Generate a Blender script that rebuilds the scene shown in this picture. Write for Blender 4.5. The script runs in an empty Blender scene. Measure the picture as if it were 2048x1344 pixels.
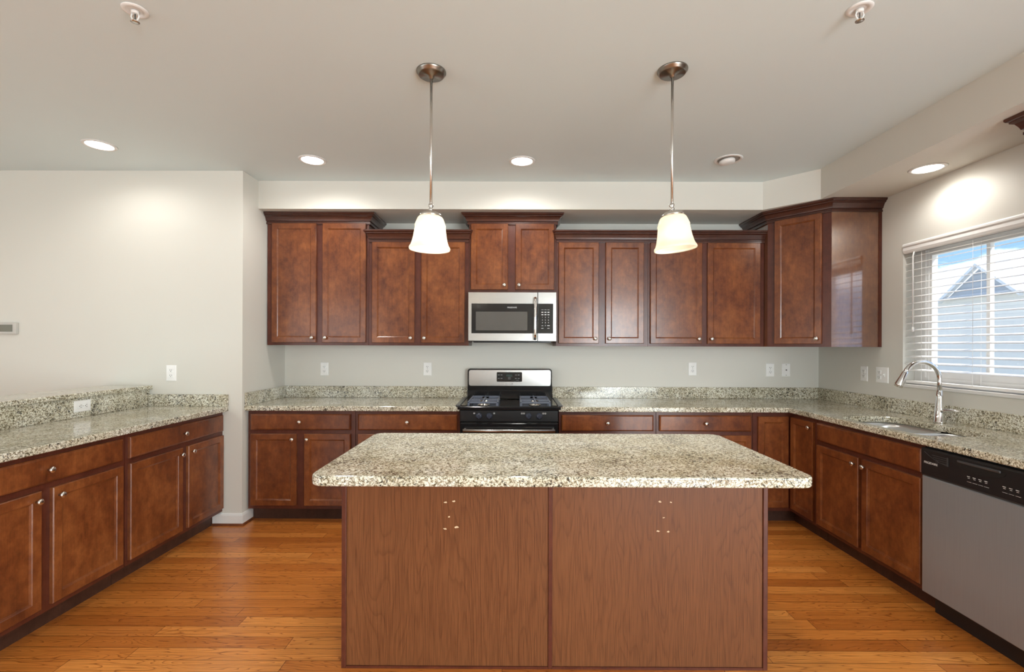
import bpy, bmesh, math, random
from mathutils import Vector, Matrix
random.seed(7)
S = bpy.context.scene
COL = S.collection
PI = math.pi

# ------------------------------------------------------------------ dimensions (metres)
D, XL, XR, YW = 4.287, -2.088, 2.777, 3.613      # back wall, pillar face, right wall, left wall plane
H, HS = 2.727, 2.4997                            # ceiling, underside of soffit
SB, SR = 0.454, 0.466                            # soffit depth at the back / at the right
XFAR, YREAR = -5.6, -3.4
UF = D - .325                                    # upper cabinet face
BF = D - .61                                     # base cabinet face
CF = D - .648                                    # counter front edge
PF = -2.238                                      # peninsula cabinet face
RF = XR - .61                                    # right run cabinet face
CT, CB = .914, .876                              # counter top / underside
WY0, WY1, WZ0, WZ1 = 2.36, 3.362, 1.116, 2.118   # window opening in the right wall

# ------------------------------------------------------------------ camera
cam = bpy.data.objects.new('camera', bpy.data.cameras.new('camera'))
COL.objects.link(cam)
cam.data.sensor_width = 36.0
cam.data.lens = 940.0 * 36.0 / 2048.0
cam.data.shift_y = 20.0 / 2048.0
cam.data.clip_start = .05
cam.matrix_world = (Matrix.Translation((0, 0, 1.385)) @ Matrix.Rotation(.0033, 4, 'Z')
                    @ Matrix.Rotation(PI / 2, 4, 'X') @ Matrix.Rotation(.0033, 4, 'Z'))
S.camera = cam

# ------------------------------------------------------------------ colour management
S.view_settings.view_transform = 'Standard'
S.view_settings.look = 'None'
S.view_settings.gamma = 1.0
S.view_settings.use_curve_mapping = False
S.view_settings.exposure = 0.52

# ------------------------------------------------------------------ world, sun, daylight, rear fill
W = bpy.data.worlds.new('sky'); S.world = W
W.use_nodes = True
nt = W.node_tree; nt.nodes.clear()
def wn(t, **k):
    n = nt.nodes.new(t)
    for a, b in k.items(): setattr(n, a, b)
    return n
tc = wn('ShaderNodeTexCoord'); sep = wn('ShaderNodeSeparateXYZ')
nt.links.new(tc.outputs['Generated'], sep.inputs[0])
grad = wn('ShaderNodeValToRGB')
grad.color_ramp.elements[0].position = .0; grad.color_ramp.elements[0].color = (.26, .42, .60, 1)
grad.color_ramp.elements[1].position = .45; grad.color_ramp.elements[1].color = (.095, .235, .50, 1)
nt.links.new(sep.outputs['Z'], grad.inputs[0])
mp = wn('ShaderNodeMapping'); mp.inputs['Scale'].default_value = (1, 1, 2.6)
nt.links.new(tc.outputs['Generated'], mp.inputs[0])
no = wn('ShaderNodeTexNoise'); no.inputs['Scale'].default_value = 5.5; no.inputs['Detail'].default_value = 8
nt.links.new(mp.outputs[0], no.inputs['Vector'])
cr = wn('ShaderNodeValToRGB')
cr.color_ramp.elements[0].position = .54; cr.color_ramp.elements[1].position = .68
nt.links.new(no.outputs['Fac'], cr.inputs[0])
mx = wn('ShaderNodeMix', data_type='RGBA')
nt.links.new(cr.outputs[0], mx.inputs[0]); nt.links.new(grad.outputs[0], mx.inputs[6])
mx.inputs[7].default_value = (1.9, 1.85, 1.8, 1)
bg = wn('ShaderNodeBackground'); bg.inputs['Strength'].default_value = 1.5
nt.links.new(mx.outputs[2], bg.inputs['Color'])
nt.links.new(bg.outputs[0], wn('ShaderNodeOutputWorld').inputs[0])

def light(name, kind, loc, energy, color=(1, 1, 1), rot=None, aim=None, parent=None, **k):
    l = bpy.data.lights.new(name, kind); l.energy = energy; l.color = color
    for a, b in k.items(): setattr(l, a, b)
    o = bpy.data.objects.new(name, l); COL.objects.link(o)
    o.location = loc
    if aim is not None:
        o.rotation_euler = (Vector(aim) - Vector(loc)).to_track_quat('-Z', 'Y').to_euler()
    if parent is not None:
        o.parent = parent; o.location = Vector(loc) - ORG[parent.name]
    return o
ORG = {}
light('sun', 'SUN', (8, 6, 9), 4.5, (1, .96, .9), aim=(8 - .62, 6 + .45, 9 - .95), angle=.01)
# unseen area lamps before solid walls, standing in for daylight from both sides
DAY = (.84, .95, 1)
light('daylight_right', 'AREA', (XR - .06, -1.1, 1.2), 112, DAY, aim=(0, -.3, 1.6),
      shape='RECTANGLE', size=2.8, size_y=2.1)
light('daylight_left', 'AREA', (XFAR + .12, -.9, 1.2), 55, DAY, aim=(0, -.3, 1.6),
      shape='RECTANGLE', size=3.6, size_y=2.1)
light('fill_rear', 'AREA', (-3.4, YREAR + .06, 1.3), 38, DAY, aim=(-1.5, 2, 1.5),  # rear fill lamp added to brighten the back wall
      shape='RECTANGLE', size=3.0, size_y=2.0)
light('fill_rear', 'AREA', (2.0, YREAR + .06, 1.3), 130, DAY, aim=(1.2, 2, 1.5),  # second added rear fill, also for the back wall
      shape='RECTANGLE', size=1.3, size_y=2.0)

# ------------------------------------------------------------------ materials
def mat(name):
    m = bpy.data.materials.new(name); m.use_nodes = True
    n = m.node_tree.nodes; b = n['Principled BSDF']
    return m, m.node_tree, b
def node(t, ty, **k):
    n = t.nodes.new(ty)
    for a, b in k.items():
        if a in n.inputs.keys(): n.inputs[a].default_value = b
        else: setattr(n, a, b)
    return n
def ramp(t, fac, stops, interp='LINEAR'):
    r = t.nodes.new('ShaderNodeValToRGB'); r.color_ramp.interpolation = interp
    e = r.color_ramp.elements
    while len(e) < len(stops): e.new(.5)
    for i, (p, c) in enumerate(stops):
        e[i].position = p; e[i].color = (*c, 1) if len(c) == 3 else c
    t.links.new(fac, r.inputs[0]); return r.outputs[0]
def mixc(t, fac, a, b, mode='MIX'):
    m = t.nodes.new('ShaderNodeMix'); m.data_type = 'RGBA'; m.blend_type = mode
    for v, i in ((fac, 0), (a, 6), (b, 7)):
        if hasattr(v, 'is_linked'): t.links.new(v, m.inputs[i])
        else: m.inputs[i].default_value = v if i == 0 else (*v, 1)
    return m.outputs[2]
def mth(t, op, a, b=None, c=None):
    m = t.nodes.new('ShaderNodeMath'); m.operation = op
    for i, v in enumerate((a, b, c)):
        if v is None: continue
        if hasattr(v, 'is_linked'): t.links.new(v, m.inputs[i])
        else: m.inputs[i].default_value = v
    return m.outputs[0]
def coords(t, scale=(1, 1, 1), rand=True):
    c = t.nodes.new('ShaderNodeTexCoord'); m = t.nodes.new('ShaderNodeMapping')
    m.inputs['Scale'].default_value = scale
    if rand:
        oi = t.nodes.new('ShaderNodeObjectInfo')
        v = t.nodes.new('ShaderNodeVectorMath'); v.operation = 'ADD'
        s = mth(t, 'MULTIPLY', oi.outputs['Random'], 17.0)
        t.links.new(c.outputs['Object'], v.inputs[0]); t.links.new(s, v.inputs[1])
        t.links.new(v.outputs[0], m.inputs[0])
    else:
        t.links.new(c.outputs['Object'], m.inputs[0])
    return m.outputs[0]
def noise(t, vec, scale, detail=4, rough=.55, dist=0):
    n = node(t, 'ShaderNodeTexNoise', Scale=scale, Detail=detail, Roughness=rough, Distortion=dist)
    t.links.new(vec, n.inputs['Vector']); return n.outputs['Fac']
def bump(t, b, h, strength=.1, dist=.002):
    n = node(t, 'ShaderNodeBump', Strength=strength, Distance=dist)
    t.links.new(h, n.inputs['Height']); t.links.new(n.outputs[0], b.inputs['Normal'])
def plain(name, c, rough=.5, metal=0, coat=0, **k):
    m, t, b = mat(name)
    f = noise(t, coords(t), 9, 2)
    lo = tuple(x * .97 for x in c); hi = tuple(min(1, x * 1.03) for x in c)
    t.links.new(ramp(t, f, [(.3, lo), (.7, hi)]), b.inputs['Base Color'])
    b.inputs['Roughness'].default_value = rough; b.inputs['Metallic'].default_value = metal
    b.inputs['Coat Weight'].default_value = coat; b.inputs['Coat Roughness'].default_value = .1
    for a, v in k.items(): b.inputs[a].default_value = v
    return m
def paint(name, c):
    m, t, b = mat(name)
    f = noise(t, coords(t, rand=False), 1.3, 3)
    t.links.new(ramp(t, f, [(.3, tuple(x * .985 for x in c)), (.7, c)]), b.inputs['Base Color'])
    b.inputs['Roughness'].default_value = .55; b.inputs['Specular IOR Level'].default_value = .25
    bump(t, b, noise(t, coords(t, rand=False), 260, 2), .06, .001)
    return m
def wood(name, dark, mid, light_, rough=.3, coat=.5):
    m, t, b = mat(name)
    a = mth(t, 'ADD', mth(t, 'MULTIPLY', noise(t, coords(t, (1, 1, .6)), 5.0, 5, .65), .55), mth(t, 'MULTIPLY', noise(t, coords(t, (1, 1, .8)), 19.0, 5, .7), .45))
    c = ramp(t, a, [(.36, dark), (.5, mid), (.64, light_)])
    g = noise(t, coords(t, (70, 70, 2.2)), 3.2, 4, .6)
    c = mixc(t, .55, c, ramp(t, g, [(.3, (.72, .70, .70)), (.62, (1.12, 1.1, 1.1))]), 'MULTIPLY')
    t.links.new(c, b.inputs['Base Color'])
    b.inputs['Roughness'].default_value = rough
    b.inputs['Coat Weight'].default_value = coat; b.inputs['Coat Roughness'].default_value = .16
    b.inputs['Specular IOR Level'].default_value = .35
    bump(t, b, g, .04, .0006)
    return m
WALL = paint('warm_grey_wall_paint', (.71, .69, .63))
CEIL = paint('ceiling_paint', (.73, .82, .83))
TRIM = plain('white_trim_paint', (.80, .79, .77), .4)
DOORW = wood('cherry_stained_door', (.092, .024, .009), (.178, .051, .015), (.275, .091, .026), .28, .4)
SIDEW = wood('glossy_cherry_side_panel', (.110, .034, .013), (.165, .054, .018), (.220, .080, .027), .3, 1.0)
SIDEW.node_tree.nodes['Principled BSDF'].inputs['Coat IOR'].default_value = 2.3
SIDEW.node_tree.nodes['Principled BSDF'].inputs['Coat Roughness'].default_value = .09
FRAMEW = wood('cherry_face_frame', (.072, .018, .010), (.100, .026, .014), (.128, .035, .018), .34, .2)
CROWNW = wood('cherry_crown', (.048, .015, .010), (.066, .021, .013), (.085, .029, .017))
TOEW = wood('toe_kick_board', (.045, .018, .011), (.062, .026, .016), (.080, .034, .020), .5, .1)
NICKEL = plain('brushed_nickel', (.66, .63, .59), .26, 1)
BRONZE = plain('dark_nickel', (.30, .28, .25), .28, 1)
CHROME = plain('polished_chrome', (.80, .80, .80), .07, 1)
BLACK = plain('gloss_black_enamel', (.012, .012, .013), .12)
BLACKM = plain('satin_black_plastic', (.013, .013, .014), .33)
IRON = plain('cast_iron_grate', (.11, .125, .17), .36)
WHITEP = plain('white_plastic', (.90, .89, .87), .35)
SLOT = plain('outlet_slot', (.10, .09, .08), .6)
PRINT = plain('white_print', (.75, .75, .75), .5)
GREYPRINT = plain('grey_print', (.28, .28, .28), .5)
BLINDM = plain('blind_slat_white', (.90, .89, .87), .35)

def steel(name, c=(.54, .535, .525), rough=.24, along='X', metal=1):
    m, t, b = mat(name)
    sc = (1.5, 1.5, 260) if along == 'X' else (260, 260, 1.5)
    g = noise(t, coords(t, sc), 3, 3, .6)
    t.links.new(ramp(t, g, [(.3, tuple(x * .9 for x in c)), (.7, c)]), b.inputs['Base Color'])
    t.links.new(mth(t, 'MULTIPLY_ADD', g, .12, rough - .06), b.inputs['Roughness'])
    b.inputs['Metallic'].default_value = metal
    b.inputs['Anisotropic'].default_value = .5
    bump(t, b, g, .03, .0004)
    return m
STEEL = steel('brushed_stainless')
STEELD = steel('dishwasher_stainless', (.33, .345, .36), .36, 'Z', .4)
SINKM = steel('sink_stainless', (.70, .70, .69), .3, 'X', .85)

def granite():
    m, t, b = mat('speckled_granite')
    co = coords(t, (1, 1, 1))
    warp = node(t, 'ShaderNodeTexNoise', Scale=26.0, Detail=3.0)
    t.links.new(co, warp.inputs['Vector'])
    va = t.nodes.new('ShaderNodeVectorMath'); va.operation = 'MULTIPLY_ADD'
    t.links.new(warp.outputs['Color'], va.inputs[0]); va.inputs[1].default_value = (.018, .018, .018)
    t.links.new(co, va.inputs[2]); v = va.outputs[0]
    big = noise(t, v, 7, 4, .6)
    base = ramp(t, big, [(.3, (.56, .52, .39)), (.5, (.73, .70, .58)), (.72, (.82, .81, .73))])
    md = noise(t, v, 105, 5, .72, .8)
    base = mixc(t, 1.0, base, ramp(t, md, [(.39, (.16, .14, .10)), (.46, (.55, .49, .39)), (.515, (1, 1, 1)), (.64, (1.18, 1.2, 1.22))]), 'MULTIPLY')
    vo = node(t, 'ShaderNodeTexVoronoi', Scale=190.0)
    t.links.new(v, vo.inputs['Vector'])
    sepc = node(t, 'ShaderNodeSeparateColor'); t.links.new(vo.outputs['Color'], sepc.inputs[0])
    pick = ramp(t, sepc.outputs[0], [(0, (1, 1, 1)), (.80, (1, 1, 1)), (.84, (.50, .44, .36)), (1.0, (.32, .28, .24))], 'CONSTANT')
    base = mixc(t, .85, base, pick, 'MULTIPLY')
    dk = noise(t, v, 72, 6, .78, 1.0)
    cl = noise(t, v, 6, 2)
    dk = mth(t, 'ADD', dk, mth(t, 'MULTIPLY', mth(t, 'SUBTRACT', cl, .5), -.22))
    base = mixc(t, ramp(t, dk, [(.405, (1, 1, 1)), (.435, (0, 0, 0))]), base, (.028, .026, .022))
    t.links.new(base, b.inputs['Base Color'])
    b.inputs['Roughness'].default_value = .10
    b.inputs['Specular IOR Level'].default_value = .5
    return m
GRANITE = granite()

def floor_mat():
    m, t, b = mat('oak_plank_floor')
    c = t.nodes.new('ShaderNodeTexCoord'); s = t.nodes.new('ShaderNodeSeparateXYZ')
    t.links.new(c.outputs['Object'], s.inputs[0]); x, y = s.outputs[0], s.outputs[1]
    wdt, ln = .0825, .95
    yr = mth(t, 'DIVIDE', y, wdt); row = mth(t, 'FLOOR', yr); fy = mth(t, 'FRACT', yr)
    w1 = t.nodes.new('ShaderNodeTexWhiteNoise'); w1.noise_dimensions = '1D'
    t.links.new(row, w1.inputs['W'])
    xs = mth(t, 'ADD', mth(t, 'DIVIDE', x, ln), mth(t, 'MULTIPLY', w1.outputs['Value'], 7.3))
    idx = mth(t, 'FLOOR', xs); fx = mth(t, 'FRACT', xs)
    cv = t.nodes.new('ShaderNodeCombineXYZ'); t.links.new(idx, cv.inputs[0]); t.links.new(row, cv.inputs[1])
    w2 = t.nodes.new('ShaderNodeTexWhiteNoise'); w2.noise_dimensions = '2D'
    t.links.new(cv.outputs[0], w2.inputs['Vector']); r = w2.outputs['Value']
    g = t.nodes.new('ShaderNodeCombineXYZ')
    t.links.new(mth(t, 'MULTIPLY_ADD', r, 31.0, mth(t, 'MULTIPLY', x, 1.0)), g.inputs[0])
    t.links.new(mth(t, 'MULTIPLY', y, 9.0), g.inputs[1]); t.links.new(mth(t, 'MULTIPLY', r, 9.0), g.inputs[2])
    big = noise(t, g.outputs[0], 1.7, 1.6, .45)
    rings = mth(t, 'FRACT', mth(t, 'MULTIPLY', big, 20.0))
    rl = ramp(t, rings, [(0, (.30, .19, .11)), (.08, (.74, .66, .58)), (.25, (1, 1, 1)), (.92, (1.04, 1.04, 1.04)), (1, (.45, .33, .23))])
    g2 = t.nodes.new('ShaderNodeVectorMath'); g2.operation = 'MULTIPLY'
    t.links.new(g.outputs[0], g2.inputs[0]); g2.inputs[1].default_value = (1.6, 26, 1)
    fine = noise(t, g2.outputs[0], 1.2, 2.5, .6)
    col = ramp(t, r, [(0, (.47, .142, .024)), (.3, (.60, .200, .036)), (.6, (.68, .240, .046)), (.85, (.80, .320, .072)), (1, (.54, .165, .028))])
    col = mixc(t, .75, col, rl, 'MULTIPLY')
    col = mixc(t, .7, col, ramp(t, fine, [(.36, (.56, .46, .36)), (.52, (1.04, 1.04, 1.04))]), 'MULTIPLY')
    sy = mth(t, 'MULTIPLY', mth(t, 'MINIMUM', fy, mth(t, 'SUBTRACT', 1.0, fy)), wdt)
    sx = mth(t, 'MULTIPLY', mth(t, 'MINIMUM', fx, mth(t, 'SUBTRACT', 1.0, fx)), ln)
    seam = mth(t, 'MINIMUM', sx, sy)
    sm = ramp(t, mth(t, 'MULTIPLY', seam, 400.0), [(.25, (.10, .07, .05)), (.8, (1, 1, 1))])
    col = mixc(t, .85, col, sm, 'MULTIPLY')
    t.links.new(col, b.inputs['Base Color'])
    b.inputs['Roughness'].default_value = .30
    b.inputs['Coat Weight'].default_value = .25; b.inputs['Coat Roughness'].default_value = .22
    bump(t, b, fine, .06, .0006)
    return m
FLOOR = floor_mat()

def laminate():
    m, t, b = mat('woodgrain_laminate')
    co = coords(t, (1, 1, .13))
    big = noise(t, co, 4.2, 3, .5, .3)
    rings = mth(t, 'FRACT', mth(t, 'MULTIPLY', big, 34.0))
    rl = ramp(t, rings, [(0, (.62, .55, .50)), (.2, (.9, .88, .86)), (.5, (1.02, 1.02, 1.02)), (.9, (.95, .94, .93)), (1, (.66, .60, .55))])
    fine = noise(t, coords(t, (230, 230, 3.5)), 2.0, 4, .6)
    base = ramp(t, noise(t, co, 1.4, 2), [(.3, (.155, .055, .019)), (.7, (.200, .075, .027))])
    col = mixc(t, .5, base, rl, 'MULTIPLY')
    col = mixc(t, .75, col, ramp(t, fine, [(.34, (.55, .48, .44)), (.55, (1.06, 1.06, 1.06))]), 'MULTIPLY')
    t.links.new(col, b.inputs['Base Color'])
    b.inputs['Roughness'].default_value = .42; b.inputs['Specular IOR Level'].default_value = .3
    bump(t, b, fine, .08, .0005)
    return m
LAMINATE = laminate()

def glow(name, c, s):
    m, t, b = mat(name)
    b.inputs['Base Color'].default_value = (.8, .8, .78, 1)
    f = noise(t, coords(t), 4, 1)
    t.links.new(ramp(t, f, [(.2, tuple(x * .99 for x in c)), (.8, c)]), b.inputs['Emission Color'])
    b.inputs['Emission Strength'].default_value = s
    return m
LAMPON = glow('lit_lens', (1, .95, .86), 9.0)
BULB = glow('lit_bulb', (1, .9, .74), 5.0)

def shade_mat():
    m, t, b = mat('frosted_glass_shade')
    t.nodes.remove(b); out = t.nodes['Material Output']
    f = ramp(t, noise(t, coords(t), 12, 3), [(.3, (.90, .86, .77)), (.7, (.94, .91, .84))])
    d = node(t, 'ShaderNodeBsdfDiffuse'); tr = node(t, 'ShaderNodeBsdfTranslucent'); gl = node(t, 'ShaderNodeBsdfGlossy', Roughness=.15)
    t.links.new(f, d.inputs['Color']); t.links.new(f, tr.inputs['Color'])
    a = node(t, 'ShaderNodeMixShader', Fac=.62); t.links.new(d.outputs[0], a.inputs[1]); t.links.new(tr.outputs[0], a.inputs[2])
    c = node(t, 'ShaderNodeMixShader', Fac=.05); t.links.new(a.outputs[0], c.inputs[1]); t.links.new(gl.outputs[0], c.inputs[2])
    t.links.new(c.outputs[0], out.inputs[0]); return m
SHADE = shade_mat()

def glass_mat():
    m, t, b = mat('window_glass')
    t.nodes.remove(b); out = t.nodes['Material Output']
    tr = node(t, 'ShaderNodeBsdfTransparent'); gl = node(t, 'ShaderNodeBsdfGlossy', Roughness=.02)
    a = node(t, 'ShaderNodeMixShader', Fac=.05)
    t.links.new(tr.outputs[0], a.inputs[1]); t.links.new(gl.outputs[0], a.inputs[2])
    t.links.new(a.outputs[0], out.inputs[0]); return m
GLASS = glass_mat()

def siding_mat(name, c, pitch=.16):
    m, t, b = mat(name)
    co = t.nodes.new('ShaderNodeTexCoord'); s = t.nodes.new('ShaderNodeSeparateXYZ')
    t.links.new(co.outputs['Object'], s.inputs[0])
    f = mth(t, 'FRACT', mth(t, 'DIVIDE', s.outputs[2], pitch))
    t.links.new(ramp(t, f, [(0, tuple(x * .8 for x in c)), (.08, c), (1, c)]), b.inputs['Base Color'])
    b.inputs['Roughness'].default_value = .7
    bump(t, b, f, .4, .02); return m
SIDING = siding_mat('pale_siding', (.92, .87, .78))
SHINGLE = siding_mat('grey_shingle', (.72, .70, .66), .2)
GRASS = plain('dry_ground', (.42, .42, .36), .9)

# ------------------------------------------------------------------ mesh builder
class Frame:
    """local axes: u runs left to right along a front, o points out of it, z up"""
    def __init__(s, origin=(0, 0, 0), U=(1, 0), O=(0, -1)):
        s.g = Vector(origin); s.U = Vector((U[0], U[1], 0)).normalized(); s.O = Vector((O[0], O[1], 0)).normalized()
    def __call__(s, u, o, z): return s.g + s.U * u + s.O * o + Vector((0, 0, z))
WORLD = Frame((0, 0, 0), (1, 0), (0, 1))          # u = x, o = y

class MB:
    def __init__(s, fr=WORLD): s.bm = bmesh.new(); s.fr = fr; s.smooth = []
    def v(s, u, o, z): return s.bm.verts.new(s.fr(u, o, z))
    def loop(s, pts): return [s.v(*p) for p in pts]
    def face(s, vs):
        try: return s.bm.faces.new(vs)
        except ValueError: return None
    def bridge(s, a, b, sm=False):
        n = len(a)
        for i in range(n):
            f = s.face((a[i], a[(i + 1) % n], b[(i + 1) % n], b[i]))
            if f and sm: f.smooth = True
    def box(s, u0, u1, o0, o1, z0, z1, bev=0):
        u0, u1 = sorted((u0, u1)); o0, o1 = sorted((o0, o1)); z0, z1 = sorted((z0, z1))
        P = [s.v(u, o, z) for z in (z0, z1) for o in (o0, o1) for u in (u0, u1)]
        fs = [s.face([P[i] for i in q]) for q in ((0, 1, 3, 2), (4, 6, 7, 5), (0, 4, 5, 1), (2, 3, 7, 6), (0, 2, 6, 4), (1, 5, 7, 3))]
        if bev:
            es = list({e for f in fs for e in f.edges})
            bmesh.ops.bevel(s.bm, geom=es, offset=bev, segments=2, affect='EDGES', profile=.5)
        return s
    def rects(s, u0, u1, z0, z1, steps):
        """stack of inset rectangles: steps = [(inset, o)...], capped at both ends"""
        L = [s.loop([(u0 + i, o, z0 + i), (u1 - i, o, z0 + i), (u1 - i, o, z1 - i), (u0 + i, o, z1 - i)]) for i, o in steps]
        for a, b in zip(L, L[1:]): s.bridge(a, b)
        s.face(L[0]); s.face(L[-1]); return s
    def lathe(s, c, prof, axis='z', n=28, cap0=True, cap1=True):
        """prof = [(radius, distance along axis)], c in frame coordinates"""
        L = []
        for r, h in prof:
            q = []
            for k in range(n):
                a = 2 * PI * k / n; x, y = r * math.cos(a), r * math.sin(a)
                p = {'z': (x, y, h), 'o': (x, h, y), 'u': (h, x, y)}[axis]
                q.append(s.v(c[0] + p[0], c[1] + p[1], c[2] + p[2]))
            L.append(q)
        for a, b in zip(L, L[1:]): s.bridge(a, b, True)
        if cap0: s.face(L[0])
        if cap1: s.face(L[-1])
        return s
    def tube(s, pts, r, n=12):
        pts = [Vector(p) for p in pts]; rs = r if isinstance(r, (list, tuple)) else [r] * len(pts)
        L = []; up = None
        for i, p in enumerate(pts):
            d = (pts[min(i + 1, len(pts) - 1)] - pts[max(i - 1, 0)]).normalized()
            if up is None: up = d.orthogonal().normalized()
            up = (up - d * up.dot(d)).normalized(); sd = d.cross(up)
            L.append([s.v(*(p + (up * math.cos(2 * PI * k / n) + sd * math.sin(2 * PI * k / n)) * rs[i])) for k in range(n)])
        for a, b in zip(L, L[1:]): s.bridge(a, b, True)
        s.face(L[0]); s.face(L[-1]); return s
    def prism(s, poly, z0, z1, bev=0, holes=()):
        bm = s.bm; before = set(bm.verts)
        es = []
        for P in (poly, *holes):
            vs = [s.v(x, y, z0) for x, y in P]
            es += [bm.edges.new((vs[i], vs[(i + 1) % len(vs)])) for i in range(len(vs))]
        r = bmesh.ops.triangle_fill(bm, edges=es, use_beauty=True, use_dissolve=False)
        fs = [g for g in r['geom'] if isinstance(g, bmesh.types.BMFace)]
        ex = bmesh.ops.extrude_face_region(bm, geom=fs, use_keep_orig=True)
        nv = [g for g in ex['geom'] if isinstance(g, bmesh.types.BMVert)]
        bmesh.ops.translate(bm, verts=nv, vec=(0, 0, z1 - z0))
        bmesh.ops.recalc_face_normals(bm, faces=bm.faces)
        if bev:
            zz = (s.fr(0, 0, z0).z, s.fr(0, 0, z1).z)
            e2 = []
            for e in bm.edges:
                if e.verts[0] in before or e.verts[1] in before: continue
                if len(e.link_faces) == 2 and abs(e.verts[0].co.z - e.verts[1].co.z) < 1e-6:
                    n0, n1 = e.link_faces[0].normal, e.link_faces[1].normal
                    if abs(n0.dot(n1)) < .1: e2.append(e)
            bmesh.ops.bevel(bm, geom=e2, offset=bev, segments=3, affect='EDGES', profile=.5)
        return s
    def sweep(s, path, prof):
        """mitred moulding: path in (x, y), prof = closed [(outward offset, z)]; outward is to the right of travel"""
        n = len(path); L = []
        for i, p in enumerate(path):
            p = Vector(p); ds = []
            if i > 0: ds.append((p - Vector(path[i - 1])).normalized())
            if i < n - 1: ds.append((Vector(path[i + 1]) - p).normalized())
            ns = [Vector((d.y, -d.x)) for d in ds]
            if len(ns) == 2:
                b = (ns[0] + ns[1]).normalized(); b = b / max(.2, b.dot(ns[0]))
            else: b = ns[0]
            L.append([s.v(p.x + b.x * o, p.y + b.y * o, z) for o, z in prof])
        for a, b in zip(L, L[1:]): s.bridge(a, b)
        s.face(L[0]); s.face(L[-1]); return s
    def build(s, name, material, parent=None, origin=None):
        bm = s.bm
        bmesh.ops.remove_doubles(bm, verts=bm.verts, dist=1e-6)
        bmesh.ops.recalc_face_normals(bm, faces=bm.faces)
        if parent is not None: g = ORG[parent.name]
        elif origin is not None: g = Vector(origin)
        else:
            zs = [v.co for v in bm.verts]
            lo = Vector([min(c[i] for c in zs) for i in range(3)]); hi = Vector([max(c[i] for c in zs) for i in range(3)])
            g = Vector(((lo.x + hi.x) / 2, (lo.y + hi.y) / 2, lo.z))
        bmesh.ops.translate(bm, verts=bm.verts, vec=-g)
        me = bpy.data.meshes.new(name); bm.to_mesh(me); bm.free()
        me.materials.append(material)
        o = bpy.data.objects.new(name, me); COL.objects.link(o)
        if parent is not None: o.parent = parent
        else: o.location = g
        ORG[o.name] = g
        return o

def tag(o, label=None, cat=None, group=None, kind=None):
    if label: o['label'] = label
    if cat: o['category'] = cat
    if group: o['group'] = group
    if kind: o['kind'] = kind
    return o
def thing(name, loc, label, cat, group=None, kind=None):
    o = bpy.data.objects.new(name, None); COL.objects.link(o)
    o.location = loc; o.empty_display_size = .1; ORG[o.name] = Vector(loc)
    return tag(o, label, cat, group, kind)
def struct(o): o['kind'] = 'structure'; return o
def writing(name, text, fr, u, o, z, size, material, parent, depth=.0004, align='CENTER', rotz=0):
    """flat lettering lying on a front, u/o/z its centre"""
    cu = bpy.data.curves.new(name, 'FONT'); cu.body = text; cu.size = size; cu.align_x = align; cu.align_y = 'CENTER'; cu.extrude = depth
    tmp = bpy.data.objects.new(name, cu); COL.objects.link(tmp)
    dg = bpy.context.evaluated_depsgraph_get(); dg.update()
    me = bpy.data.meshes.new_from_object(tmp.evaluated_get(dg))
    bpy.data.objects.remove(tmp)
    M = Matrix((( fr.U.x, 0, fr.O.x, 0), (fr.U.y, 0, fr.O.y, 0), (0, 1, 0, 0), (0, 0, 0, 1)))
    me.transform(Matrix.Translation(fr(u, o, z) - ORG[parent.name]) @ M)
    me.name = name; me.materials.clear(); me.materials.append(material)
    ob = bpy.data.objects.new(name, me); COL.objects.link(ob); ob.parent = parent; ORG[ob.name] = ORG[parent.name]
    return ob

# ------------------------------------------------------------------ room shell
struct(MB().box(XFAR - .1, XR + .15, YREAR - .1, D + .1, -.08, 0).build('floor', FLOOR, origin=(0, 0, 0)))
struct(MB().box(XFAR - .1, XR + .15, YREAR - .1, D + .1, H, H + .1).build('ceiling', CEIL))
struct(MB().box(XL, XR + .15, D, D + .1, 0, H).build('wall_back', WALL))
struct(MB().box(XFAR - .1, XL, YW, D + .1, 0, H).build('wall_left', WALL))
m = MB()
m.box(XR, XR + .15, YREAR - .1, D, 0, WZ0).box(XR, XR + .15, YREAR - .1, D, WZ1, H)
m.box(XR, XR + .15, YREAR - .1, WY0, WZ0, WZ1).box(XR, XR + .15, WY1, D, WZ0, WZ1)
struct(m.build('wall_right', WALL))
struct(MB().box(XFAR - .1, XR, YREAR - .1, YREAR, 0, H).build('wall_rear', WALL))
struct(MB().box(XFAR - .1, XFAR, YREAR, YW, 0, H).build('wall_far_left', WALL))
sx, sy = XR - SR, D - SB
struct(MB().prism([(XL, D), (XL, sy), (sx - .285, sy), (sx, sy - .285), (sx, YREAR), (XR, YREAR), (XR, D)], HS, H).build('soffit', WALL))
# baseboard round the foot of the pillar, with its wood shoe strip
m = MB()
bp = [(0, 0), (.014, 0), (.014, .075), (.009, .088), (.004, .092), (0, .092)]
m.sweep([(-2.308, YW), (XL, YW), (XL, BF + .07)], bp)
bb = struct(m.build('baseboard_left', TRIM))
m = MB(); m.sweep([(-2.308, YW - .014), (XL + .014, YW - .014), (XL + .014, BF + .07)], [(0, 0), (.012, 0), (.010, .010), (0, .016)])
m.build('shoe_strip', DOORW, bb)
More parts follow.
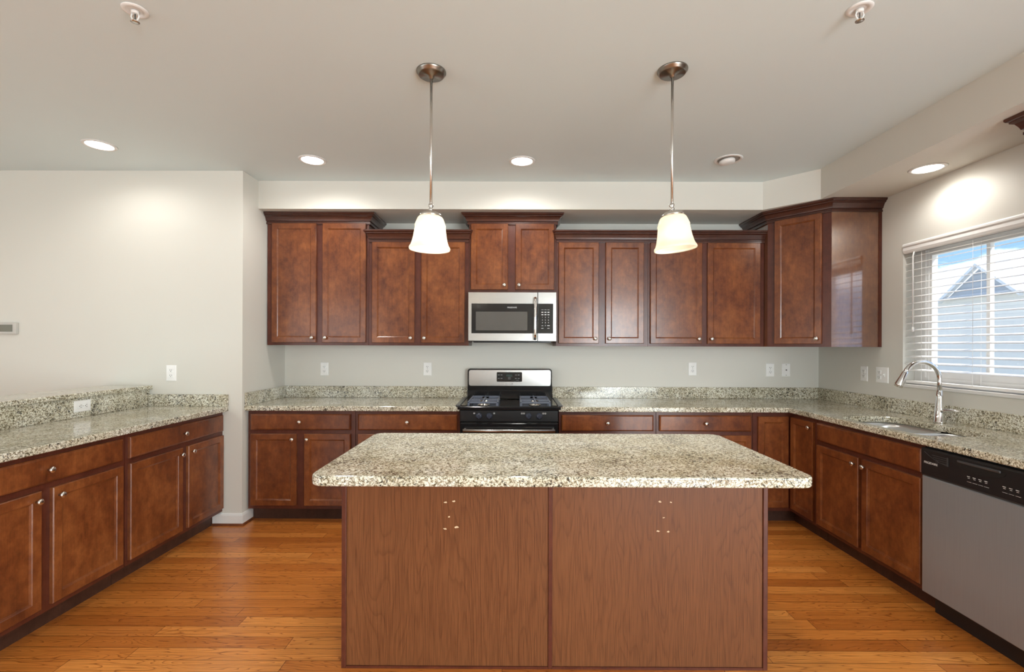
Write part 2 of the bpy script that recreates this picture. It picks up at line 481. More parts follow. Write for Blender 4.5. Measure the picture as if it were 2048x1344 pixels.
# frames added on the solid walls around the unseen area lamps
def lamp_frame(name, fr, u0, u1, z0, z1):
    m = MB(fr)
    m.box(u0 - .09, u0, .001, .07, z0 - .09, z1 + .09).box(u1, u1 + .09, .001, .07, z0 - .09, z1 + .09)
    m.box(u0, u1, .001, .07, z0 - .09, z0).box(u0, u1, .001, .07, z1, z1 + .09)
    struct(m.build(name, TRIM))
lamp_frame('lamp_frame_right', Frame((XR, 0, 0), (0, -1), (-1, 0)), -.3, 2.5, .16, 2.24)
lamp_frame('lamp_frame_left', Frame((XFAR, 0, 0), (0, 1), (1, 0)), -2.7, .9, .16, 2.24)
lamp_frame('lamp_frame_rear_left', Frame((0, YREAR, 0), (1, 0), (0, 1)), -4.9, -1.9, .30, 2.30)
lamp_frame('lamp_frame_rear_right', Frame((0, YREAR, 0), (1, 0), (0, 1)), 1.35, 2.65, .30, 2.30)
# half wall that carries the raised bar
struct(MB().box(-3.02, -2.832, 1.76, YW, 0, 1.042).build('wall_bar', WALL))

# ------------------------------------------------------------------ cabinetry helpers
def door_steps(o, fw=.044):
    return [(0, o), (0, o + .016), (.0035, o + .020), (fw, o + .020), (fw + .003, o + .0165), (fw + .009, o + .0125), (fw + .010, o + .0105)]
def knob(fr, u, o, z, parent):
    m = MB(fr)
    m.lathe((u, o, z), [(.006, 0), (.0055, .010), (.0085, .013), (.0145, .017), (.0158, .021), (.0140, .0255), (.008, .0285), (.002, .0292)], 'o', 20)
    return m.build('knob', NICKEL, parent)
def door(fr, u0, u1, z0, z1, o, parent, kn=None):
    d = MB(fr).rects(u0, u1, z0, z1, door_steps(o)).build('door', DOORW, parent)
    if kn: knob(fr, kn[0], o + .0195, kn[1], d)
    return d
def drawer(fr, u0, u1, z0, z1, o, parent, kn=True, name='drawer'):
    d = MB(fr).rects(u0, u1, z0, z1, [(0, o), (0, o + .013), (.004, o + .0165), (.010, o + .020)]).build(name, DOORW, parent)
    if kn: knob(fr, (u0 + u1) / 2, o + .0195, (z0 + z1) / 2, d)
    return d
CROWN = lambda zb, zt: [(.0005, zb), (.014, zb), (.014, zb + .013), (.008, zb + .017), (.008, zb + .024), (.019, zb + .027), (.021, zb + .034),
                        (.025, zb + .044), (.034, zt - .034), (.047, zt - .027), (.047, zt - .020), (.055, zt - .017), (.060, zt - .010), (.060, zt), (.0005, zt)]
WBACK = Frame((0, BF, 0), (1, 0), (0, -1))        # fronts of the back base run; o = 0 is the face frame
WUP = Frame((0, UF, 0), (1, 0), (0, -1))
WRIGHT = Frame((RF, 0, 0), (0, -1), (-1, 0))      # u = -y
WPEN = Frame((PF, 0, 0), (0, 1), (1, 0))          # u = y

def base_cabinet(fr, u0, u1, depth, label, doors, drawers=(), false_front=False, group=None):
    c = fr((u0 + u1) / 2, -depth / 2, 0)
    t = thing('base_cabinet', c, label, 'cabinet', group)
    if false_front:
        m = MB(fr).box(u0 + .001, u1 - .001, -.004, 0, .105, CB - .001).box(u0 + .001, u1 - .001, -depth, -depth + .012, .105, CB - .001)
        m.box(u0 + .001, u0 + .008, -depth + .012, -.004, .105, CB - .001).box(u1 - .008, u1 - .001, -depth + .012, -.004, .105, CB - .001)
        m.box(u0 + .008, u1 - .008, -depth + .012, -.004, .105, .125).build('body', FRAMEW, t)
    else:
        MB(fr).box(u0 + .001, u1 - .001, -depth, 0, .105, CB - .001).build('body', FRAMEW, t)
    MB(fr).box(u0 + .001, u1 - .001, -depth, -.075, 0, .105).build('toe_kick', TOEW, t)
    for a, b in drawers: drawer(fr, a, b, .725, .849, .0, t, not false_front, 'false_front' if false_front else 'drawer')
    for a, b, side in doors:
        ku = None if side is None else ((b - .028) if side > 0 else (a + .028))
        door(fr, a, b, .133, .694, 0, t, None if ku is None else (ku, .651))
    return t
base_cabinet(WBACK, -2.076, -1.234, .605, 'cherry base cabinet against the pillar, left end of the back run',
             [(-2.052, -1.691, 1), (-1.632, -1.271, -1)], [(-2.052, -1.271)], group='base cabinets of the back run')
base_cabinet(WBACK, -1.232, -.418, .605, 'cherry base cabinet just left of the black gas range',
             [(-1.212, -.852, 1), (-.797, -.437, -1)], [(-1.212, -.437)], group='base cabinets of the back run')
base_cabinet(WBACK, .356, 1.114, .605, 'cherry base cabinet just right of the black gas range',
             [(.377, .706, 1), (.762, 1.091, -1)], [(.377, 1.091)], group='base cabinets of the back run')
base_cabinet(WBACK, 1.116, 1.868, .605, 'cherry base cabinet on the back wall next to the corner cabinet',
             [(1.138, 1.467, 1), (1.523, 1.852, -1)], [(1.138, 1.852)], group='base cabinets of the back run')
base_cabinet(WRIGHT, -3.352, -2.476, .605, 'cherry sink base cabinet under the window beside the dishwasher',
             [(-3.340, -2.936, 1), (-2.906, -2.488, -1)], [(-3.340, -2.488)], True)
base_cabinet(WRIGHT, -1.864, -1.42, .605, 'narrow cherry base cabinet on the near side of the dishwasher',
             [(-1.845, -1.44, -1)], [(-1.845, -1.44)])
base_cabinet(WPEN, 2.70, YW - .002, .592, 'cherry peninsula cabinet touching the left wall',
             [(2.722, 3.155, 1), (3.208, 3.598, -1)], [(2.722, 3.598)], group='peninsula cabinets')
base_cabinet(WPEN, 1.775, 2.698, .592, 'cherry peninsula cabinet nearest the viewer, cut by the left edge',
             [(1.80, 2.208, 1), (2.262, 2.672, -1)], [(1.80, 2.672)], group='peninsula cabinets')
# corner cabinet with two hinged leaves in the inside corner
t = thing('corner_base_cabinet', (2.3, 3.9, 0), 'cherry corner base cabinet with two tall leaves meeting in the inside corner', 'cabinet')
MB().prism([(1.870, D - .001), (XR - .001, D - .001), (XR - .001, 3.354), (RF, 3.354), (RF, BF), (1.870, BF)], .105, CB - .001).build('body', FRAMEW, t)
MB().prism([(1.870, D - .001), (XR - .001, D - .001), (XR - .001, 3.354), (RF + .075, 3.354), (RF + .075, BF + .075), (1.870, BF + .075)], 0, .105).build('toe_kick', TOEW, t)
door(WBACK, 1.905, 2.142, .133, .843, 0, t)
door(WRIGHT, -3.652, -3.382, .133, .843, 0, t, (-3.408, .800))

def upper_cabinet(u0, u1, z0, z1, label, doors, crown, group='upper cabinets on the back wall', fr=WUP, back=.325):
    t = thing('upper_cabinet', fr((u0 + u1) / 2, -back / 2, z0), label, 'cabinet', group)
    MB(fr).box(u0 + .001, u1 - .001, -back + .002, 0, z0, z1).build('body', FRAMEW, t)
    for a, b, s, d0, d1 in doors:
        door(fr, a, b, d0, d1, 0, t, ((b - .030) if s > 0 else (a + .030), d0 + .040))
    MB().sweep(*crown).build('crown_molding', CROWNW, t)
    return t
TB, SBT = 2.405, 2.256
e = .0015
upper_cabinet(-2.080, -1.222, 1.386, 2.442, 'tall cherry wall cabinet at the left end beside the pillar',
              [(-2.037, -1.661, 1, 1.409, 2.412), (-1.610, -1.243, -1, 1.409, 2.412)],
              ([(-2.084, UF), (-1.222, UF), (-1.222, D - .002)], CROWN(TB, 2.497)))
upper_cabinet(-1.222, -.378, 1.386, 2.295, 'shorter cherry wall cabinet behind the left pendant lamp',
              [(-1.192, -.833, 1, 1.409, 2.256), (-.778, -.411, -1, 1.409, 2.256)],
              ([(-1.215, UF), (-1.2149, UF - .0001), (-.3851, UF - .0001), (-.385, UF)], CROWN(SBT, 2.352)))
upper_cabinet(-.378, .356, 1.834, 2.442, 'raised cherry wall cabinet directly above the microwave',
              [(-.361, -.049, 1, 1.856, 2.412), (.014, .339, -1, 1.856, 2.412)],
              ([(-.378, D - .002), (-.378, UF), (.356, UF), (.356, D - .002)], CROWN(TB, 2.497)))
upper_cabinet(.356, 1.130, 1.386, 2.295, 'cherry wall cabinet just right of the microwave, left of the right pendant lamp',
              [(.377, .714, 1, 1.409, 2.256), (.772, 1.092, -1, 1.409, 2.256)],
              ([(.364, UF), (.3641, UF - .0001), (1.130, UF - .0001)], CROWN(SBT, 2.352)))
upper_cabinet(1.130, 2.106, 1.386, 2.295, 'widest short cherry wall cabinet, behind the right pendant lamp',
              [(1.147, 1.580, 1, 1.409, 2.256), (1.626, 2.067, -1, 1.409, 2.256)],
              ([(1.130, UF), (2.106, UF)], CROWN(SBT, 2.352)))
# diagonal corner wall cabinet
A0, A1 = Vector((2.107, D - .380)), Vector((2.402, 3.560))
t = thing('corner_upper_cabinet', (2.45, 3.95, 1.386), 'tall diagonal cherry wall cabinet in the right corner next to the window', 'cabinet')
MB().prism([(A0.x, D - .001), (XR - .001, D - .001), (XR - .001, A1.y), (A1.x, A1.y), (A0.x, A0.y)], 1.386, 2.442).build('body', SIDEW, t)
dd = (A1 - A0).normalized(); WD = Frame((A0.x, A0.y, 0), dd, (dd.y, -dd.x)); dl = (A1 - A0).length
MB(WD).box(.0, .058, 0, .002, 1.386, 2.42).box(dl - .062, dl, 0, .002, 1.386, 2.42).box(.058, dl - .062, 0, .002, 1.386, 1.41).build('face_frame', FRAMEW, t)
door(WD, .058, dl - .062, 1.409, 2.412, .0025, t, (dl - .062 - .03, 1.449))
MB().box(XR - .022, XR - .001, A1.y - .006, A1.y, 1.386, 2.42).build('scribe_strip', FRAMEW, t)
MB().sweep([(A0.x, D - .002), tuple(A0), tuple(A1), (XR - .001, A1.y)], CROWN(TB, 2.499)).build('crown_molding', CROWNW, t)
# wall cabinet on the right wall beyond the window, only its crown reaches into view
WR2 = Frame((XR - .322, 0, 0), (0, -1), (-1, 0))
upper_cabinet(-2.25, -1.40, 1.386, 2.442, 'wall cabinet on the right wall whose crown tip shows at the upper right edge',
              [(-2.21, -1.85, 1, 1.409, 2.412), (-1.80, -1.44, -1, 1.409, 2.412)],
              ([(XR - .002, 2.25), (XR - .322, 2.25), (XR - .322, 1.40)], CROWN(TB, 2.499)), None, WR2, .322)

# ------------------------------------------------------------------ granite
def rounded(x0, x1, y0, y1, r, n=7, which=(1, 1, 1, 1)):
    P = []
    for k, (cx, cy, a0) in enumerate(((x0 + r, y0 + r, PI), (x1 - r, y0 + r, 1.5 * PI), (x1 - r, y1 - r, 0), (x0 + r, y1 - r, .5 * PI))):
        if which[k]:
            for i in range(n + 1):
                a = a0 + .5 * PI * i / n; P.append((cx + r * math.cos(a), cy + r * math.sin(a)))
        else: P.append(((x0, y0), (x1, y0), (x1, y1), (x0, y1))[k])
    return P
def counter(loc, label, poly, splashes, holes=()):
    t = thing('countertop', loc, label, 'countertop')
    MB().prism(poly, CB, CT, .006, holes).build('slab', GRANITE, t)
    for b in splashes: MB().box(*b, bev=.002).build('backsplash', GRANITE, t)
    return t
counter((-1.25, 3.96, CB), 'granite worktop between the pillar and the gas range',
        [(XL + .001, D - .001), (XL + .001, CF), (-.417, CF), (-.417, D - .001)],
        [(XL + .021, -.417, D - .021, D - .001, CT + .0002, 1.016), (XL + .001, XL + .021, CF + .004, D - .001, CT + .0002, 1.016)])
counter((2.2, 3.2, CB), 'L shaped granite worktop right of the range, holding the sink',
        [(.353, D - .001), (.353, CF), (XR - .648, CF), (XR - .648, 1.40), (XR - .001, 1.40), (XR - .001, D - .001)],
        [(.353, XR - .021, D - .021, D - .001, CT + .0002, 1.016), (XR - .021, XR - .001, 1.40, D - .001, CT + .0002, 1.016)],
        [rounded(2.190, 2.575, 2.495, 3.20, .09)[::-1]])
counter((-2.5, 2.7, CB), 'granite worktop of the left peninsula below the raised bar',
        [(-2.830, YW - .001), (-2.830, 1.74), (-2.193, 1.74), (-2.193, YW - .001)],
        [(-2.800, -2.193, YW - .021, YW - .001, CT + .0002, 1.006), (-2.830, -2.802, 1.76, YW - .001, CT + .0002, 1.0415)])
tag(MB().prism([(-3.118, YW - .001), (-3.118, 1.72), (-2.778, 1.72), (-2.778, YW - .001)], 1.0425, 1.0735, .006).build('bar_top', GRANITE),
    'raised granite bar ledge along the back of the left peninsula', 'countertop')
IX0, IX1, IY0, IY1 = -.742, 1.098, 1.690, 2.540
tag(MB().prism(rounded(IX0, IX1, IY0, IY1, .055), CB, CT, .007).build('island_countertop', GRANITE),
    'large granite slab with rounded corners on top of the island', 'countertop')

# ------------------------------------------------------------------ island
IP = 2.02
WI = Frame((0, IP, 0), (1, 0), (0, -1))
bx0, bx1 = -.735, 1.091
t = thing('kitchen_island', ((bx0 + bx1) / 2, 2.27, 0), 'kitchen island with woodgrain back panels facing the viewer', 'island')
MB().box(bx0 + .006, bx1 - .006, IP + .006, 2.50, 0.0, CB - .001).build('body', FRAMEW, t)
MB(WI).box(bx0 + .006, .160, -.006, 0, 0, CB - .001).build('back_panel', LAMINATE, t)
MB(WI).box(.160, bx1 - .006, -.006, 0, 0, CB - .001).build('back_panel', LAMINATE, t)
for a, b in ((bx0, bx0 + .020), (.152, .170), (bx1 - .020, bx1)):
    MB(WI).box(a, b, -.004 if a == .152 else -.012, .007, 0, CB - .001, bev=.002).build('edge_strip', FRAMEW, t)
MB(WI).box(bx0 + .021, .151, .0002, .006, 0, .010).box(.171, bx1 - .021, .0002, .006, 0, .010).build('base_strip', FRAMEW, t)
def chips(c, pts):
    rr = random.Random(int(c * 1000) + 9)
    for u, z, s in pts:
        m = MB(WI); n = 9; ring = []
        for k in range(n):
            a = 2 * PI * k / n; q = s * (.55 + .8 * rr.random())
            ring.append(m.v(u + q * 1.35 * math.cos(a), .0006, z + q * .75 * math.sin(a)))
        m.face(ring)
        m.build('chip_mark', plain_chip, t)['label'] = 'pale chipped screw mark'
plain_chip = plain('bare_chipboard', (.72, .55, .36), .8)
K = 2.02 / 940
def ip(px, py): return ((px - 1024) * K + .0067, 1.385 - (py - 692) * K - 0.0)
for c, L in ((.1, ((886, 1005, .005), (903, 1003, .005), (893, 1034, .0035), (885, 1058, .005), (908, 1055, .006))),
             (.2, ((1314, 1002, .005), (1336, 1003, .0045), (1322, 1034, .0035), (1311, 1061, .005), (1331, 1062, .005)))):
    chips(c, [(*ip(x, y), s) for x, y, s in L])

# ------------------------------------------------------------------ sink and tap
t = thing('sink', (2.385, 2.83, .68), 'undermount double bowl stainless sink set in the worktop under the window', 'sink')
def bowl(x0, x1, y0, y1, depth):
    m = MB(); L = []
    for r, ins, z in ((.085, -.012, CB - .001), (.085, 0, CB - .001), (.08, .004, CB - .03), (.075, .012, CB - depth + .035), (.06, .03, CB - depth + .006), (.05, .06, CB - depth)):
        P = rounded(x0 + ins, x1 - ins, y0 + ins, y1 - ins, r)
        L.append(m.loop([(x, y, z) for x, y in P]))
    for a, b in zip(L, L[1:]): m.bridge(a, b, True)
    m.face(L[-1])
    b = m.build('bowl', SINKM, t)
    cx, cy = (x0 + x1) / 2 + .02, (y0 + y1) / 2
    d = MB().lathe((cx, cy, CB - depth + .0005), [(.045, 0), (.045, .003), (.036, .004), (.03, -.0)], 'z', 24).build('drain', CHROME, b)
bowl(2.185, 2.580, 2.815, 3.205, .19)
bowl(2.185, 2.580, 2.490, 2.785, .17)

fx, fy = 2.672, 2.956; CTF = CT + .0006
t = thing('faucet', (fx, fy, CTF), 'chrome gooseneck pull-down faucet behind the sink', 'faucet')
MB().lathe((fx, fy, CTF), [(.031, 0), (.031, .006), (.026, .012), (.026, .085), (.023, .095), (.019, .16), (.0135, .20)], 'z', 28).build('body', CHROME, t)
pts = [(fx, fy, CTF + .18), (fx, fy, CTF + .255)]
cz, rr_ = CTF + .268, .112
for k in range(0, 15):
    a = PI * (.02 + .86 * k / 14)
    pts.append((fx - rr_ + rr_ * math.cos(a), fy, cz + rr_ * math.sin(a)))
m = MB(); m.tube(pts, .0125, 16); sp = m.build('spout', CHROME, t)
p1 = Vector(pts[-1]); dr = (p1 - Vector(pts[-2])).normalized()
MB().tube([p1 - dr * .012, p1, p1 + dr * .03, p1 + dr * .085, p1 + dr * .095], [.0135, .016, .018, .024, .022], 18).build('spray_head', CHROME, t)
MB().tube([(fx, fy - .018, CTF + .072), (fx + .004, fy - .04, CTF + .079), (fx + .012, fy - .075, CTF + .085), (fx + .02, fy - .115, CTF + .083)], [.015, .012, .0095, .006], 14).build('handle', CHROME, t)

# ------------------------------------------------------------------ gas range
RX0, RX1 = -.412, .347
RC = (RX0 + RX1) / 2
WS = Frame((0, 3.640, 0), (1, 0), (0, -1))        # o = 0 at the front of the range body
t = thing('gas_range', (RC, 3.95, 0), 'black and stainless gas range between the base cabinets', 'range')
MB().box(RX0 + .004, RX1 - .004, 3.640, D - .03, 0, .902).build('body', BLACK, t)
# cooktop: rim and sunken deck
m = MB(); zt = .925
m.box(RX0 - .018, RX1 + .018, 3.600, 3.637, .895, zt - .004, bev=.006)
m.box(RX0 + .004, RX0 + .050, 3.640, D - .125, .9145, zt, bev=.003); m.box(RX1 - .050, RX1 - .004, 3.640, D - .125, .9145, zt, bev=.003)
m.box(RX0 + .050, RX1 - .050, 3.640, D - .125, .902, .912)
m.build('cooktop', BLACK, t)
WINGM = plain('charcoal_enamel', (.045, .047, .052), .3)
for a, b in ((RX0 - .034, RX0 + .003), (RX1 - .003, RX1 + .034)):
    MB().box(a, b, 3.628, D - .10, .9152, .929, bev=.004).build('side_wing', WINGM, t)
KNOBM = plain('dark_blue_knob', (.045, .052, .075), .18)
for cx in (RC - .205, RC + .205):
    for cy in (3.770, 4.020):
        b = MB().lathe((cx, cy, .912), [(.048, 0), (.048, .006), (.036, .009), (.036, .014)], 'z', 24).build('burner', NICKEL, t)
        MB().lathe((cx, cy, .9265), [(.034, 0), (.036, .003), (.032, .008), (.01, .009)], 'z', 24).build('burner_cap', IRON, b)
    m = MB(); x0, x1, y0, y1, zg = cx - .120, cx + .120, 3.660, 4.135, .950
    for a in (x0, x1 - .012): m.box(a, a + .012, y0, y1, zg - .012, zg, bev=.002)
    for a in (y0, (y0 + y1) / 2 - .006, y1 - .012): m.box(x0, x1, a, a + .012, zg - .013, zg - .001, bev=.002)
    for cy in (3.770, 4.020):
        for s in (-1, 1):
            m.box(cx + s * .028, cx + s * .115, cy - .006, cy + .006, zg - .012, zg + .004, bev=.002)
            m.box(cx - .006, cx + .006, cy + s * .028, cy + s * .108, zg - .012, zg + .004, bev=.002)
    for a in (x0, x1 - .016):
        for c in (y0, (y0 + y1) / 2 - .008, y1 - .016): m.box(a, a + .016, c, c + .016, .912, zg - .012)
    m.build('grate', IRON, t)
MB(WS).rects(RX0, RX1, .800, .893, [(0, 0), (0, .022), (.006, .028)]).build('control_panel', BLACKM, t)
for u in (RC - .232, RC - .152, RC + .150, RC + .232):
    k = MB(WS).lathe((u, .028, .846), [(.025, 0), (.024, .006), (.019, .010), (.017, .022), (.013, .024)], 'o', 24).build('knob', KNOBM, t)
    MB(WS).box(u - .003, u + .003, .050, .058, .828, .866, bev=.001).build('grip', KNOBM, k)
for u, n in ((RC - .268, 1), (RC - .115, 1), (RC + .098, 2), (RC + .262, 2)):
    for j in range(n):
        m = MB(WS); a = u + j * .016
        m.box(a - .006, a + .006, .0282, .0286, .870, .872).box(a - .006, a + .006, .0282, .0286, .862, .864)
        m.box(a - .006, a - .004, .0282, .0286, .864, .870).box(a + .004, a + .006, .0282, .0286, .864, .870)
        m.build('burner_mark', PRINT, t)
dr_ = MB(WS).rects(RX0 + .002, RX1 - .002, .190, .792, [(0, 0), (0, .026), (.006, .032)]).build('oven_door', BLACK, t)
MB(WS).box(RX0 + .11, RX1 - .11, .0322, .034, .33, .62).build('oven_window', BLACKM, dr_)
m = MB(WS); m.tube([(RX0 + .03, .078, .742), (RX1 - .03, .078, .742)], .0135, 16)
for u in (RX0 + .045, RX1 - .045): m.tube([(u, .030, .742), (u, .078, .742)], .014, 14)
m.build('handle', STEEL, dr_)
MB(WS).rects(RX0 + .002, RX1 - .002, .035, .182, [(0, 0), (0, .024), (.006, .030)]).build('drawer', BLACK, t)
WG = Frame((0, D - .095, 0), (1, 0), (0, -1))
m = MB(); bx = [(RX0, .905), (RX1, .905)]
def rrect(u0, u1, z0, z1, r, n=6):
    return [(a, b) for a, b in rounded(u0, u1, z0, z1, r, n, (0, 0, 1, 1))]
m = MB(WG); P = rrect(RX0 + .003, RX1 - .003, .915, 1.182, .025)
L = [m.loop([(a, o, b) for a, b in P]) for o in (-.065, .0)]
m.bridge(*L); m.face(L[0]); m.face(L[1]); bg_ = m.build('backguard', BLACK, t)
MB(WG).box(RX0 + .003, RX1 - .003, .0, .030, .915, .990, bev=.004).build('vent_ledge', BLACK, bg_)
m = MB(WG); P = rounded(RX0 + .016, RX1 - .016, 1.030, 1.170, .018)
L = [m.loop([(a, o, b) for a, b in P]) for o in (.0003, .006)]
m.bridge(*L); m.face(L[0]); m.face(L[1]); pn = m.build('stainless_panel', STEEL, bg_)
uc = -.036
m = MB(WG); P = rounded(uc - .113, uc + .113, 1.066, 1.152, .008)
L = [m.loop([(a, o, b) for a, b in P]) for o in (.0062, .008)]
m.bridge(*L); m.face(L[0]); m.face(L[1]); dp = m.build('display', BLACK, bg_)
for a in (-.095, -.070, .058, .083):
    for z in (1.127, 1.096): MB(WG).box(uc + a - .008, uc + a + .008, .0082, .0085, z - .002, z + .002).build('button', GREYPRINT, dp)
for z in (1.107, 1.098, 1.089): MB(WG).box(uc - .012, uc + .012, .0082, .0085, z - .001, z + .001).build('button', GREYPRINT, dp)
MB(WG).box(uc + .060, uc + .085, .0082, .0085, 1.080, 1.0815).build('button', GREYPRINT, dp)
writing('brand_lettering', 'FRIGIDAIRE', WG, uc, .0066, 1.047, .014, GREYPRINT, bg_)
MB(WG).box(uc - .028, uc + .024, .0082, .0086, 1.113, 1.132).build('clock_window', plain('dark_green_display', (.02, .05, .045), .2), dp)

# ------------------------------------------------------------------ microwave
MX0, MX1, MZ0, MZ1 = -.377, .354, 1.424, 1.833
WM = Frame((0, D - .385, 0), (1, 0), (0, -1))
t = thing('microwave', (-.011, D - .2, MZ0), 'stainless over-the-range microwave hanging below the raised cabinet', 'microwave')
MB().box(MX0 + .002, MX1 - .002, D - .385, D - .001, MZ0 + .004, MZ1 - .001).build('body', BLACKM, t)
ds = .199
dm = MB(WM).rects(MX0, ds - .001, MZ0, MZ1 - .002, [(0, .0005), (0, .020), (.004, .025)]).build('door', STEEL, t)
MB(WM).box(MX0 + .029, ds - .002, .0252, .0262, 1.489, 1.735).build('glass_front', BLACK, dm)
wmesh = plain('microwave_window_mesh', (.105, .10, .092), .14)
MB(WM).box(-.312, .113, .0264, .0272, 1.513, 1.668).build('window', wmesh, dm)
writing('brand_lettering', 'FRIGIDAIRE', WM, -.013, .0265, 1.702, .0155, PRINT, dm)
m = MB(WM); hu = .177
m.tube([(hu, .027, 1.772), (hu, .052, 1.778), (hu, .064, 1.74), (hu, .066, 1.61), (hu, .064, 1.48), (hu, .052, 1.442), (hu, .027, 1.448)], .013, 14)
m.build('handle', CHROME, dm)
cp = MB(WM).rects(ds + .0005, MX1, MZ0, MZ1 - .002, [(0, .0005), (0, .020), (.003, .025)]).build('control_panel', STEEL, t)
kp = MB(WM).box(ds + .002, MX1 - .028, .0252, .0262, 1.489, 1.735).build('keypad', BLACK, cp)
m = MB(WM); ku = (.237, .262, .287)
for z in (1.684, ): 
    for u in ku: m.box(u - .009, u + .009, .0263, .0266, z - .001, z + .001)
for z in (1.664, 1.644):
    for u in ku: m.box(u - .008, u + .008, .0263, .0266, z - .0035, z + .0035)
m.box(.237 - .007, .237 + .007, .0263, .0266, 1.551, 1.554).box(.287 - .010, .287 + .010, .0263, .0266, 1.551, 1.556)
m.box(.237 - .009, .237 + .009, .0263, .0266, 1.530, 1.533).box(.287 - .009, .287 + .009, .0263, .0266, 1.530, 1.533)
m.build('printed_marks', PRINT, kp)
for i in range(9):
    writing('digit', str(i + 1), WM, ku[i % 3], .0264, 1.622 - .0225 * (i // 3), .013, PRINT, kp)
writing('digit', '0', WM, ku[1], .0264, 1.554, .013, PRINT, kp)
MB(WM).box(MX0 + .04, MX1 - .04, -.33, -.04, MZ0 - .012, MZ0 + .0035).build('underside_vent', BLACKM, t)

# ------------------------------------------------------------------ dishwasher
DY0, DY1 = 1.868, 2.472
WDW = Frame((RF, 0, 0), (0, -1), (-1, 0))
t = thing('dishwasher', (RF + .3, (DY0 + DY1) / 2, 0), 'stainless dishwasher with black control strip to the right of the sink cabinet', 'dishwasher')
MB().box(RF + .002, XR - .03, DY0 + .002, DY1 - .002, .10, CB - .003).build('body', BLACKM, t)
MB(WDW).rects(-DY1 + .003, -DY0 - .003, .112, .718, [(0, -.0015), (0, .022), (.005, .027)]).build('door', STEELD, t)
cpn = MB(WDW).rects(-DY1 + .003, -DY0 - .003, .720, .864, [(0, -.0015), (0, .026), (.008, .034)]).build('control_panel', BLACKM, t)
m = MB(WDW); c0 = -2.16
ring = []
for k in range(17):
    a = PI + PI * k / 16
    ring.append((c0 + .120 * math.cos(a), .838 + .040 * math.sin(a)))
L = [m.loop([(u, o, z) for u, z in ring]) for o in (.0342, .0352)]
m.bridge(*L); m.face(L[0]); m.face(L[1])
m.build('handle_pocket', plain('pocket_black', (.003, .003, .003), .6), cpn)
MB(WDW).box(c0 - .10, c0 + .10, .034, .041, .834, .846, bev=.003).build('handle_lip', plain('lip_highlight_grey', (.055, .055, .058), .3), cpn)  # grey lighter than the panel paints in the lip's highlight
m = MB(WDW)
for k in range(4): m.box(-2.40 + k * .006, -2.315, .0345, .036, .835 - k * .010, .838 - k * .010)
m.box(-2.317, -2.309, .0345, .0375, .800, .842)
m.tube([(-2.445, .0345, .846), (-2.40, .0350, .822), (-2.355, .0350, .807), (-2.315, .0350, .801)], .0012, 6)
m.build('vent_louvres', plain('vent_grey', (.05, .05, .052), .35), cpn)
writing('brand_lettering', 'FRIGIDAIRE', WDW, -2.408, .0343, .792, .0155, PRINT, cpn)
m = MB(WDW)
for u, n in ((-2.205, 4), (-2.045, 3)):
    for j in range(n):
        a = u + j * .027
        m.box(a - .010, a + .004, .0343, .0347, .779, .7815).box(a - .007, a + .003, .0343, .0347, .772, .774)
        m.box(a - .011, a + .011, .0343, .0346, .755, .756)
for k in range(3): m.box(-1.955, -1.935, .0343, .0347, .790 - k * .012, .793 - k * .012)
m.build('printed_marks', PRINT, cpn)
MB(WDW).box(-DY1 + .004, -DY0 - .004, -.10, -.045, 0.0, .099).build('toe_panel', BLACKM, t)

# ------------------------------------------------------------------ outlets, plates, thermostat
WALLB = Frame((0, D, 0), (1, 0), (0, -1)); WALLL = Frame((0, YW, 0), (1, 0), (0, -1))
WALLR = Frame((XR, 0, 0), (0, -1), (-1, 0)); RISER = Frame((-2.802, 0, 0), (0, 1), (1, 0))
def rect(m, u0, u1, z0, z1, o0, o1): m.box(u0, u1, o0, o1, z0, z1)
def recept(fr, u, z, p, sideways=False, dark=1):
    if sideways: r = MB(fr).box(u - .014, u + .014, .0050, .0085, z - .017, z + .017, bev=.003)
    else: r = MB(fr).box(u - .017, u + .017, .0050, .0085, z - .014, z + .014, bev=.003)
    r = r.build('receptacle', WHITEP, p); m = MB(fr)
    if sideways:
        m.box(u - .001, u + .008, .0084, .0090, z - .008, z - .005).box(u - .001, u + .008, .0084, .0090, z + .005, z + .008).box(u - .009, u - .004, .0084, .0090, z - .0025, z + .0025)
    else:
        m.box(u - .008, u - .005, .0084, .0090, z - .001, z + .008).box(u + .005, u + .008, .0084, .0090, z - .001, z + .008).box(u - .0025, u + .0025, .0084, .0090, z - .009, z - .004)
    m.build('slots', SLOT, r)
